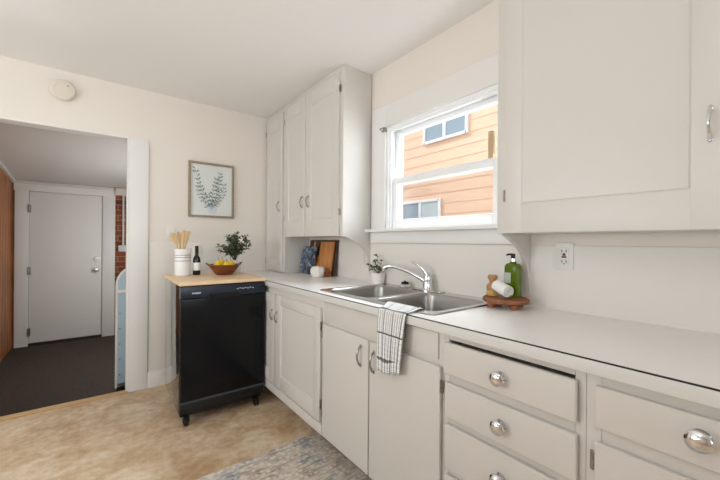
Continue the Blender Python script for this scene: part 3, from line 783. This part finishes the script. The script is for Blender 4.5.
for (x, z, ang, L, n_, cv, mi) in ((.80, 1.50, 2.05, .38, 11, -.25, 1), (.81, 1.50, 1.30, .33, 10, .15, 1), (.80, 1.50, 2.5, .22, 7, -.9, 0), (.815, 1.51, .75, .24, 8, .9, 0), (.805, 1.50, 1.55, .27, 8, -.25, 1), (.82, 1.52, 1.05, .17, 6, .5, 0), (.81, 1.49, 1.8, .14, 5, .1, 0)):
    sprig(x, z, ang, L, n_, cv, mi)
for v in m.bm.verts: v.co.y = min(v.co.y, yy+.0004); v.co.y = max(v.co.y, py-.0138)
m.obj('botanical_drawing', ['ink', 'ink2'], pp)
MB().prism([(.775, 1.462), (.845, 1.462), (.852, 1.50), (.838, 1.552), (.782, 1.552), (.768, 1.50)], 'y', py-.0106, py-.0100).obj('painted_reflection', 'reflectblue', pp)  # window's reflection in the picture glass, painted as a pale patch
# wall plates
def plate_back(name, x0, x1, z0, z1, label, kind):
    t_ = thing(name, label, kind, ((x0+x1)/2, YB-.006, z0)); y = YB-.006
    MB().box((x0, y-.006, z0), (x1, y+.001, z1), .003).obj('plate', 'plate', t_)
    cx, cz = (x0+x1)/2, (z0+z1)/2
    MB().cyl((cx, y-.0075, cz), (cx, y-.005, cz), .004, seg=10).obj('screw', 'hinge', t_)
    return t_
plate_back('wall_plate', .655, .725, 1.083, 1.190, 'white cover plate on the back wall behind the wine bottle', 'outlet')
YB2 = YB+.006; YBs = YB; YB = YB2
plate_back('switch_plate', .446, .516, 1.222, 1.330, 'white cover plate above the ledge line behind the wooden utensils', 'switch')
YB = YBs
g = thing('wall_outlet', 'white outlet with dark red test button under the right wall cabinet', 'outlet', (XW-.006, .61, 1.105)); xf = XW-.006
MB().box((xf-.007, .575, 1.100), (xf+.001, .645, 1.215), .003).obj('plate', 'plate', g)
rc_ = MB().box((xf-.0095, .592, 1.120), (xf-.006, .628, 1.195), .002).obj('receptacle', 'plate', g)
for zc in (1.136, 1.180):
    MB().box((xf-.0102, .600, zc-.006), (xf-.009, .603, zc+.006)).obj('slot', 'slot', rc_)
    MB().box((xf-.0102, .616, zc-.005), (xf-.009, .619, zc+.005)).obj('slot', 'slot', rc_)
    MB().cyl((xf-.0102, .6095, zc-.010), (xf-.009, .6095, zc-.010), .003, seg=8).obj('ground_hole', 'slot', rc_)
MB().box((xf-.0112, .600, 1.151), (xf-.009, .619, 1.158), .001).obj('test_button', 'red', rc_)
MB().box((xf-.0112, .603, 1.160), (xf-.009, .616, 1.168), .001).obj('reset_button', 'red', rc_)
g2 = thing('blank_plate', 'painted over cover plate on the wall right of the cutting boards', 'outlet', (XW-.006, 2.0, 1.05))
MB().box((xf-.005, 1.985, 1.045), (xf+.001, 2.055, 1.150), .003).obj('plate', 'splash', g2)
MB().cyl((xf-.006, 2.02, 1.0975), (xf-.004, 2.02, 1.0975), .003, seg=8).obj('screw', 'splash', g2)

# ================================================================== THINGS ON THE DISHWASHER
ZT = .9465
ck = thing('utensil_crock', 'white ceramic crock with grey bands holding wooden utensils', 'crock', (.546, 3.12, ZT))
cx, cy = .546, 3.12
MB().lathe([(0, 0), (.056, 0), (.060, .004), (.061, .17), (.060, .185), (.064, .19), (.064, .214), (.061, .218), (.055, .218), (.053, .19), (.053, .012), (0, .012)], (cx, cy, ZT), seg=40).obj('jar', 'ceramic', ck)
m = MB()
for z0 in (.118, .146, .165): m.lathe([(.0612, z0), (.0624, z0+.001), (.0624, z0+.004), (.0612, z0+.005)], (cx, cy, ZT), seg=40)
m.obj('grey_band', 'greyband', ck)
def utensil(name, label, base, top, kind):
    b0, t0 = Vector(base), Vector(top); d = (t0-b0); L = d.length
    t_ = thing(name, label, 'utensil', base, 'wooden utensils in the white crock')
    p = b0.lerp(t0, .72)
    MB().tube([b0, b0.lerp(t0, .4), p], [.006, .0065, .007], 10).obj('handle', 'utensil', t_)
    dn = d.normalized(); sd = Vector((1, 0, 0)); sd = (sd-dn*sd.dot(dn)).normalized(); nn = sd.cross(dn)
    m = MB(); b2 = bmesh.new(); prof = {'spatula': [(0, .007), (.15, .012), (.4, .017), (.9, .0215), (1, .019)], 'spoon': [(0, .007), (.2, .010), (.45, .015), (.7, .0165), (.9, .012), (1, .006)], 'turner': [(0, .007), (.2, .010), (.6, .012), (.95, .013), (1, .011)]}[kind]
    rows = []
    q0 = b0.lerp(t0, .68); hl = L*.32
    for tt, wd in prof:
        c_ = q0+dn*hl*tt; cup = .006 if kind == 'spoon' else 0
        rows.append([b2.verts.new(c_+sd*wd*s+nn*o-nn*cup*(1-abs(s))) for s, o in ((-1, 0), (-.5, .003), (.5, .003), (1, 0), (.5, -.003), (-.5, -.003))])
    for A, B in zip(rows, rows[1:]):
        for k in range(6): b2.faces.new((A[k], A[(k+1) % 6], B[(k+1) % 6], B[k]))
    b2.faces.new(rows[0]); b2.faces.new(rows[-1][::-1]); bmesh.ops.recalc_face_normals(b2, faces=b2.faces)
    m._merge(b2); m.obj('head', 'utensil', t_)
utensil('wooden_spatula', 'wide flat wooden spatula leaning furthest left out of the white crock', (.570, 3.12, ZT+.02), (.468, 3.10, 1.290), 'spatula')
utensil('wooden_spoon', 'wooden spoon standing left of centre in the white crock', (.552, 3.14, ZT+.02), (.520, 3.15, 1.308), 'spoon')
utensil('wooden_turner', 'narrow wooden turner standing in the middle of the white crock', (.538, 3.10, ZT+.02), (.546, 3.10, 1.318), 'turner')
utensil('wooden_spatula', 'flat wooden spatula leaning furthest right out of the white crock', (.530, 3.13, ZT+.02), (.585, 3.13, 1.312), 'spatula')

wb = thing('wine_bottle', 'small dark wine bottle with white label beside the white crock', 'bottle', (.648, 3.10, ZT))
MB().lathe([(0, .004), (.010, .001), (.027, 0), (.029, .004), (.029, .125), (.026, .142), (.015, .160), (.0125, .175), (.0125, .225), (0, .225)], (.648, 3.10, ZT), seg=32).obj('glass', 'bottle', wb)
MB().lathe([(.0132, .180), (.0136, .182), (.0136, .228), (.0145, .230), (.0145, .240), (.012, .243), (0, .243)], (.648, 3.10, ZT), seg=24).obj('foil', 'wine', wb)
MB().lathe([(.0292, .038), (.0297, .039), (.0297, .102), (.0292, .103)], (.648, 3.10, ZT), seg=32).obj('label', 'paper', wb)

bw = thing('fruit_bowl', 'red brown wooden bowl with loop handles holding yellow pears', 'bowl', (.845, 2.995, ZT)); bx_, by_ = .845, 2.995
MB().lathe([(0, 0), (.062, 0), (.068, .004), (.095, .035), (.118, .068), (.126, .085), (.122, .088), (.112, .070), (.088, .038), (.060, .012), (0, .010)], (bx_, by_, ZT), seg=44, sc=(1, .92)).obj('body', 'bowlwood', bw)
for s in (-1, 1):
    pts = []
    for k in range(11):
        a_ = PI*k/10; pts.append((bx_+s*(.116+.030*math.sin(a_)), by_+.022*math.cos(a_), ZT+.076+.026*math.sin(a_)))
    MB().tube(pts, .0045, 8).obj('handle', 'bowlwood', bw)
def pear(x, y, z, tilt, rz, label):
    t_ = thing('yellow_pear', label, 'pear', (x, y, z), 'pears in the wooden bowl')
    MB().lathe([(0, 0), (.016, .001), (.030, .010), (.036, .026), (.034, .042), (.024, .060), (.018, .072), (.013, .080), (.005, .083), (0, .082)], (x, y, z), seg=24).obj('flesh', 'pear', t_)
    MB().tube([(x, y, z+.080), (x+.002, y, z+.092), (x+.006, y, z+.104)], [.0016, .0015, .002], 6).obj('stem', 'stemwood', t_)
    t_.rotation_euler = (tilt, 0, rz)
pear(.838, 3.054, ZT+.044, .06, 0.3, 'yellow pear with upright stem at the back of the wooden bowl')
pear(.903, 3.000, ZT+.042, -.08, 1.2, 'yellow pear nearest the right handle of the wooden bowl')
pear(.786, 2.992, ZT+.038, .10, 1.3, 'yellow pear nearest the left handle of the wooden bowl')
pear(.850, 2.943, ZT+.034, .08, -1.0, 'yellow pear low at the front of the wooden bowl')

vp = thing('olive_sprig_vase', 'white vase of dark olive sprigs behind the wooden fruit bowl', 'vase', (.975, 3.15, ZT))
vx, vy = .975, 3.15
MB().lathe([(0, 0), (.034, 0), (.048, .018), (.053, .045), (.044, .074), (.024, .094), (.021, .108), (.025, .114), (.021, .114), (.017, .10), (.0, .095)], (vx, vy, ZT), seg=32).obj('vase', 'ceramic', vp)
rr = random.Random(11); ms = MB(); ml = MB()
for k in range(21):
    a_ = 2*PI*k/21+rr.random()*.5; sp_ = .03+.115*rr.random(); top = Vector((vx-.012+sp_*math.cos(a_)*1.12, vy-.02+.6*sp_*math.sin(a_)-.02, ZT+.19+.155*rr.random()+(.02 if sp_ < .07 else 0)))
    base = Vector((vx, vy, ZT+.10)); mid = base.lerp(top, .5)+Vector((-.02*math.cos(a_), 0, .03))
    pts = []
    for j in range(9):
        t_ = j/8; pts.append(base*(1-t_)**2+mid*2*t_*(1-t_)+top*t_*t_)
    pass
    ms.tube(pts, [.0022-.0014*j/8 for j in range(9)], 5)
    for j in range(3, 9):
        for s in range(4):
            dr_ = Vector((rr.uniform(-1, 1), rr.uniform(-1, .6), rr.uniform(-.4, .9)))
            pass
            ml.leaf(pts[j], dr_, (rr.uniform(-1, 1), rr.uniform(-1, 1), .6), .034+.014*rr.random(), .016)
ms.obj('stems', 'stemwood', vp); ml.obj('leaves', 'leaf', vp)

def settle(root, k, x, y):
    root.location.x, root.location.y = x, y
    for ch in [root]+list(root.children_recursive):
        if ch.type == 'MESH': ch.data.transform(Matrix.Scale(k, 4))
KI = .93
dx_, dy_ = ck.location.x, ck.location.y
def about(root, ax, ay, nx_, ny_):
    settle(root, KI, nx_+(root.location.x-ax)*KI, ny_+(root.location.y-ay)*KI)
for o_ in [o for o in scene.objects if o.parent is None and o.get('category') == 'utensil']:
    about(o_, cx, cy, .506, 2.885); o_.location.z = ZT+.02*KI
about(ck, cx, cy, .506, 2.885)
about(wb, .648, 3.10, .603, 2.875)
for o_ in [o for o in scene.objects if o.parent is None and o.get('category') == 'pear']:
    z_ = o_.location.z; about(o_, bx_, by_, .785, 2.78); o_.location.z = ZT+(z_-ZT)*KI
about(bw, bx_, by_, .785, 2.78)
about(vp, vx, vy, .905, 2.905)

# ================================================================== THINGS ON THE WORKTOP
ZK = ZC+.0012
def leaning(m, x_bot, x_top, y0, y1, h, t): pass
# dark-edged board, lighter board in front of it, book, white pumpkin
lean = Matrix.Rotation(math.atan2(.045, .30), 3, 'Y')
ba = thing('dark_cutting_board', 'dark walnut board standing hindmost against the wall under the cabinet', 'cutting board', (1.53, 2.55, ZK))
m = MB().box((1.520, 2.330, ZK), (1.538, 2.79, ZK+.302), .004, rot=lean, pivot=(1.538, 2.5, ZK)); m.obj('board', 'walnut', ba)
bb = thing('wooden_cutting_board', 'orange brown wooden cutting board leaning in front of the dark board', 'cutting board', (1.50, 2.5, ZK))
m = MB().box((1.497, 2.352, ZK), (1.512, 2.68, ZK+.288), .004, rot=lean, pivot=(1.512, 2.5, ZK)); m.obj('board', 'cherry', bb)
m = MB().box((1.493, 2.560, ZK+.165), (1.497, 2.600, ZK+.285), .002, rot=lean, pivot=(1.512, 2.5, ZK)).box((1.493, 2.612, ZK+.19), (1.497, 2.635, ZK+.285), .002, rot=lean, pivot=(1.512, 2.5, ZK)); m.obj('dark_inlay', 'walnut', bb)
bk = thing('cookbook', 'dark cookbook with blue and green picture cover leaning on the boards', 'book', (1.46, 2.7, ZK))
lean2 = Matrix.Rotation(math.atan2(.05, .25), 3, 'Y')
m = MB().box((1.440, 2.560, ZK), (1.4425, 2.785, ZK+.245), .0008, rot=lean2, pivot=(1.462, 2.6, ZK)).box((1.4595, 2.560, ZK), (1.462, 2.785, ZK+.245), .0008, rot=lean2, pivot=(1.462, 2.6, ZK)).box((1.4425, 2.560, ZK), (1.4595, 2.563, ZK+.245), .0005, rot=lean2, pivot=(1.462, 2.6, ZK)); m.obj('cover', 'book', bk)
m = MB().box((1.4426, 2.564, ZK+.004), (1.4594, 2.781, ZK+.241), 0, rot=lean2, pivot=(1.462, 2.6, ZK)); m.obj('pages', 'paper', bk)
pk = thing('ceramic_pumpkin', 'small white ceramic pumpkin with orange stem in front of the boards', 'pumpkin', (1.41, 2.395, ZK))
m = MB(); b = m.bm; R = []; ns = 40; px_, py_ = 1.410, 2.395
prof = [(.012, .004), (.034, .0), (.046, .012), (.052, .035), (.050, .056), (.040, .072), (.022, .078), (.010, .072)]
prof = [(r*1.14, z*1.12) for r, z in prof]
for r, z in prof: R.append([b.verts.new((px_+r*(1-.06*abs(math.cos(4*2*PI*k/ns))**6*(1 if r > .02 else 0))*math.cos(2*PI*k/ns), py_+r*(1-.06*abs(math.cos(4*2*PI*k/ns))**6)*math.sin(2*PI*k/ns), ZK+z)) for k in range(ns)])
for A, B in zip(R, R[1:]):
    for k in range(ns): b.faces.new((A[k], A[(k+1) % ns], B[(k+1) % ns], B[k]))
b.faces.new(R[0][::-1]); b.faces.new(R[-1])
m.obj('body', 'matteceramic', pk)
MB().tube([(px_, py_, ZK+.078), (px_+.002, py_+.002, ZK+.094), (px_+.003, py_+.007, ZK+.106)], [.007, .0055, .006], 8).obj('stem', 'orange', pk)
on = thing('wooden_ornament', 'small brown turned wooden ornament beside the white pumpkin', 'ornament', (1.47, 2.35, ZK))
MB().lathe([(0, 0), (.020, 0), (.022, .006), (.012, .014), (.020, .026), (.024, .040), (.018, .054), (.008, .060), (0, .061)], (1.478, 2.352, ZK), seg=24).obj('body', 'brown', on)

# little pot plant by the sink
pt = thing('potted_plant', 'small green plant in a white pot behind the left sink bowl', 'plant', (1.535, 1.79, ZK)); qx, qy = 1.528, 1.775
MB().lathe([(0, 0), (.036, 0), (.039, .004), (.046, .066), (.0465, .074), (.041, .074), (.036, .066), (.034, .06), (0, .06)], (qx, qy, ZK), seg=32).obj('pot', 'matteceramic', pt)
MB().cyl((qx, qy, ZK+.058), (qx, qy, ZK+.064), .035, seg=24).obj('soil', 'soil', pt)
rr = random.Random(5); ms = MB(); ml = MB()
for k, (dx, dy, hh) in enumerate(((0, .012, .135), (-.005, -.045, .10), (-.01, .075, .06), (.0, -.085, .05), (-.04, .02, .05), (-.03, -.03, .05), (.01, .05, .085), (-.01, -.06, .035), (-.01, .055, .03))):
    base = Vector((qx, qy, ZK+.062)); top = Vector((qx+dx, qy+dy, ZK+.066+hh*.92))
    top.x = min(top.x, XW-.03)
    pts = [base.lerp(top, j/6)+Vector((0, 0, .012*math.sin(PI*j/6))) for j in range(7)]
    ms.tube(pts, .0014, 5)
    for j in (2, 4, 6, 6, 6):
        for s in range(2):
            d_ = Vector((rr.uniform(-1, .3), rr.uniform(-1, 1), rr.uniform(-.2, .7)))
            ml.leaf(pts[j], d_, (rr.uniform(-.5, .5), rr.uniform(-.5, .5), 1), .026+.010*rr.random(), .016)
ms.obj('stems', 'leaf2', pt); ml.obj('leaves', 'leaf2', pt)

# wooden riser with brush, rolled cloth, soap
tx, ty = 1.445, .803
ZR = ZC+.045
ty_ = thing('wooden_riser', 'round reddish brown wooden riser on short feet at the right of the sink', 'tray', (tx, ty, ZK))
MB().lathe([(0, .023), (.090, .023), (.096, .027), (.098, .034), (.096, .041), (.092, .0438), (0, .0438)], (tx, ty, ZC), seg=44).obj('top', 'traywood', ty_)
for k in range(4):
    a_ = PI/4+PI/2*k+.25
    MB().lathe([(0, .0012), (.016, .0012), (.018, .005), (.018, .020), (.015, .0235), (0, .0235)], (tx+.066*math.cos(a_), ty+.066*math.sin(a_), ZC), seg=18).obj('foot', 'traywood', ty_)
br = thing('dish_brush', 'tan wooden dish brush with yellow bristles standing on the riser', 'brush', (1.447, .868, ZR)); hx, hy = 1.447, .868
MB().lathe([(0, .024), (.024, .024), (.027, .030), (.026, .045), (.017, .056), (.0135, .062), (.015, .070), (.021, .078), (.022, .086), (.018, .094), (0, .096)], (hx, hy, ZR), seg=28).obj('handle', 'brushwood', br)
MB().lathe([(0, 0), (.026, 0), (.028, .004), (.025, .024), (0, .024)], (hx, hy, ZR), seg=28).obj('bristles', 'bristle', br)
rl = thing('rolled_cloth', 'rolled white cloth lying on the wooden riser before the soap', 'cloth', (1.41, .80, ZR))
A = Vector((1.392, .762, ZR+.031)); B = Vector((1.418, .832, ZR+.050)); d_ = (B-A).normalized()
m = MB(); b2 = bmesh.new(); sdv = Vector((d_.y, -d_.x, 0)).normalized(); upv = sdv.cross(d_).normalized(); n = 76; prv = None
for k in range(n+1):
    a_ = 2*PI*3.1*k/n; r = .0295-.0225*k/n
    row = []
    for (q, rr_) in ((A, r), (B, r), (B, r-.0042), (A, r-.0042)):
        row.append(b2.verts.new(q+sdv*math.cos(a_-.6)*rr_+upv*math.sin(a_-.6)*rr_))
    if prv:
        for j in range(4): b2.faces.new((prv[j], prv[(j+1) % 4], row[(j+1) % 4], row[j]))
    else: b2.faces.new(row)
    prv = row
b2.faces.new(prv[::-1]); bmesh.ops.recalc_face_normals(b2, faces=b2.faces); m._merge(b2)
m.obj('roll', 'cloth', rl)
so = thing('soap_bottle', 'green soap bottle with black pump and grey label on the riser', 'soap dispenser', (1.49, .795, ZR)); ox, oy = 1.494, .795
m = MB(); b2 = bmesh.new(); prv = None; n = 28
for s_, z in ((.90, 0), (1, .004), (1, .128), (.97, .138), (.80, .147), (.40, .152), (.36, .158)):
    P = rrect(ox-.024*s_, ox+.024*s_, oy-.0335*s_, oy+.0335*s_, .013*s_)
    row = [b2.verts.new((x, y, ZR+z)) for x, y in P]
    if prv:
        for k in range(len(P)): b2.faces.new((prv[k], prv[(k+1) % len(P)], row[(k+1) % len(P)], row[k]))
    else: b2.faces.new(row[::-1])
    prv = row
b2.faces.new(prv); bmesh.ops.recalc_face_normals(b2, faces=b2.faces); m._merge(b2); m.obj('bottle', 'soap', so)
MB().box((ox-.0248, oy-.002, ZR+.060), (ox-.0238, oy+.0315, ZR+.108)).obj('label', 'soaplabel', so)
MB().cyl((ox, oy, ZR+.157), (ox, oy, ZR+.172), .011, seg=18).obj('collar', 'chrome', so)
MB().cyl((ox, oy, ZR+.172), (ox, oy, ZR+.186), .0095, seg=18).cyl((ox, oy, ZR+.184), (ox, oy, ZR+.194), .009, seg=18).tube([(ox, oy, ZR+.190), (ox-.018, oy+.012, ZR+.191), (ox-.026, oy+.018, ZR+.187)], [.005, .0045, .004], 8).obj('pump', 'blackpl', so)

# ================================================================== RUG
rg = MB().box((.375, -.35, .0005), (1.095, 1.852, .009), .003)
tag(rg.obj('area_rug', 'rug', None, wp=(.73, .75, 0)), 'distressed cream and grey runner rug on the tan floor', 'rug')

# ================================================================== LIGHT
wd = bpy.data.worlds.new('daylight'); scene.world = wd; wd.use_nodes = True
bg = wd.node_tree.nodes['Background']; bg.inputs['Color'].default_value = (.80, .90, 1.0, 1); bg.inputs['Strength'].default_value = 1.1
def area(name, loc, target, sx, sy, power, col):
    l = bpy.data.lights.new(name, 'AREA'); l.shape = 'RECTANGLE'; l.size = sx; l.size_y = sy; l.energy = power; l.color = col
    o = bpy.data.objects.new(name, l); COL.objects.link(o); o.location = loc
    o.rotation_euler = (Vector(target)-Vector(loc)).to_track_quat('-Z', 'Y').to_euler(); return o
def sun(name, direction, power, col, ang=.6):
    l = bpy.data.lights.new(name, 'SUN'); l.energy = power; l.color = col; l.angle = math.radians(ang)
    o = bpy.data.objects.new(name, l); COL.objects.link(o); o.rotation_euler = Vector(direction).to_track_quat('-Z', 'Y').to_euler(); return o
sun('sun', (.47, -.50, -.72), 2.4, (1., .96, .92))
area('daylight_kitchen_window', (XW+.95, 1.33, 3.05), (1.2, 1.33, 1.5), 1.5, .9, 255, (.84, .93, 1.))
area('added_end_panel_fill', (XW+.70, .50, 1.62), (1.42, 1.92, 1.75), 0.9, 1.0, 27, (.84, .93, 1.))  # added fill outside the window, aimed at the cabinet end panel
area('added_rear_fill', ((RX0+RX1)/2, YR-.25, 1.55), (-.2, 3., 1.5), 1.5, 1.3, 27, (.86, .94, 1.))  # added fill shining in through the unseen rear opening
area('added_left_fill', (XL-.25, 1.8, 1.5), (.9, 3.1, 1.2), 1.7, 1.2, 36, (.86, .94, 1.))  # added fill from the unseen left side toward the back wall
area('added_ceiling_fill', (-.9, .3, 1.2), (-.5, .8, 2.44), .8, .8, 15, (.92, .96, 1.))  # added fill aimed up to brighten the ceiling, no fixture
# added warm point fill behind the camera, without a fixture
pl = bpy.data.lights.new('added_warm_fill', 'POINT'); pl.energy = 3; pl.color = (1., .93, .84); pl.shadow_soft_size = .12
po = bpy.data.objects.new('added_warm_fill', pl); COL.objects.link(po); po.location = (-.6, -.1, CEIL-.16)
# added hall fill, a point light hidden beside the doorway, no fixture
hl = bpy.data.lights.new('added_hall_fill', 'POINT'); hl.energy = 27; hl.color = (.88, .95, 1.); hl.shadow_soft_size = .15
ho = bpy.data.objects.new('added_hall_fill', hl); COL.objects.link(ho); ho.location = (.62, 4.6, 1.15)

# ================================================================== CAMERA
cd = bpy.data.cameras.new('camera'); co = bpy.data.objects.new('camera', cd); COL.objects.link(co)
cd.sensor_width = 36.; cd.lens = 338.2/720*36; cd.clip_start = .02; cd.shift_y = 2/720.
yaw = math.radians(37.6)
fwd = Vector((math.sin(yaw), math.cos(yaw), 0))
R = fwd.to_track_quat('-Z', 'Y').to_matrix() @ Matrix.Rotation(math.radians(.42), 3, 'Z')
co.matrix_world = Matrix.Translation((0, 0, H)) @ R.to_4x4()
scene.camera = co
vs = scene.view_settings
scene.display_settings.display_device = 'sRGB'
vs.view_transform = 'Standard'; vs.look = 'None'; vs.exposure = .08; vs.gamma = 1.; vs.use_curve_mapping = False
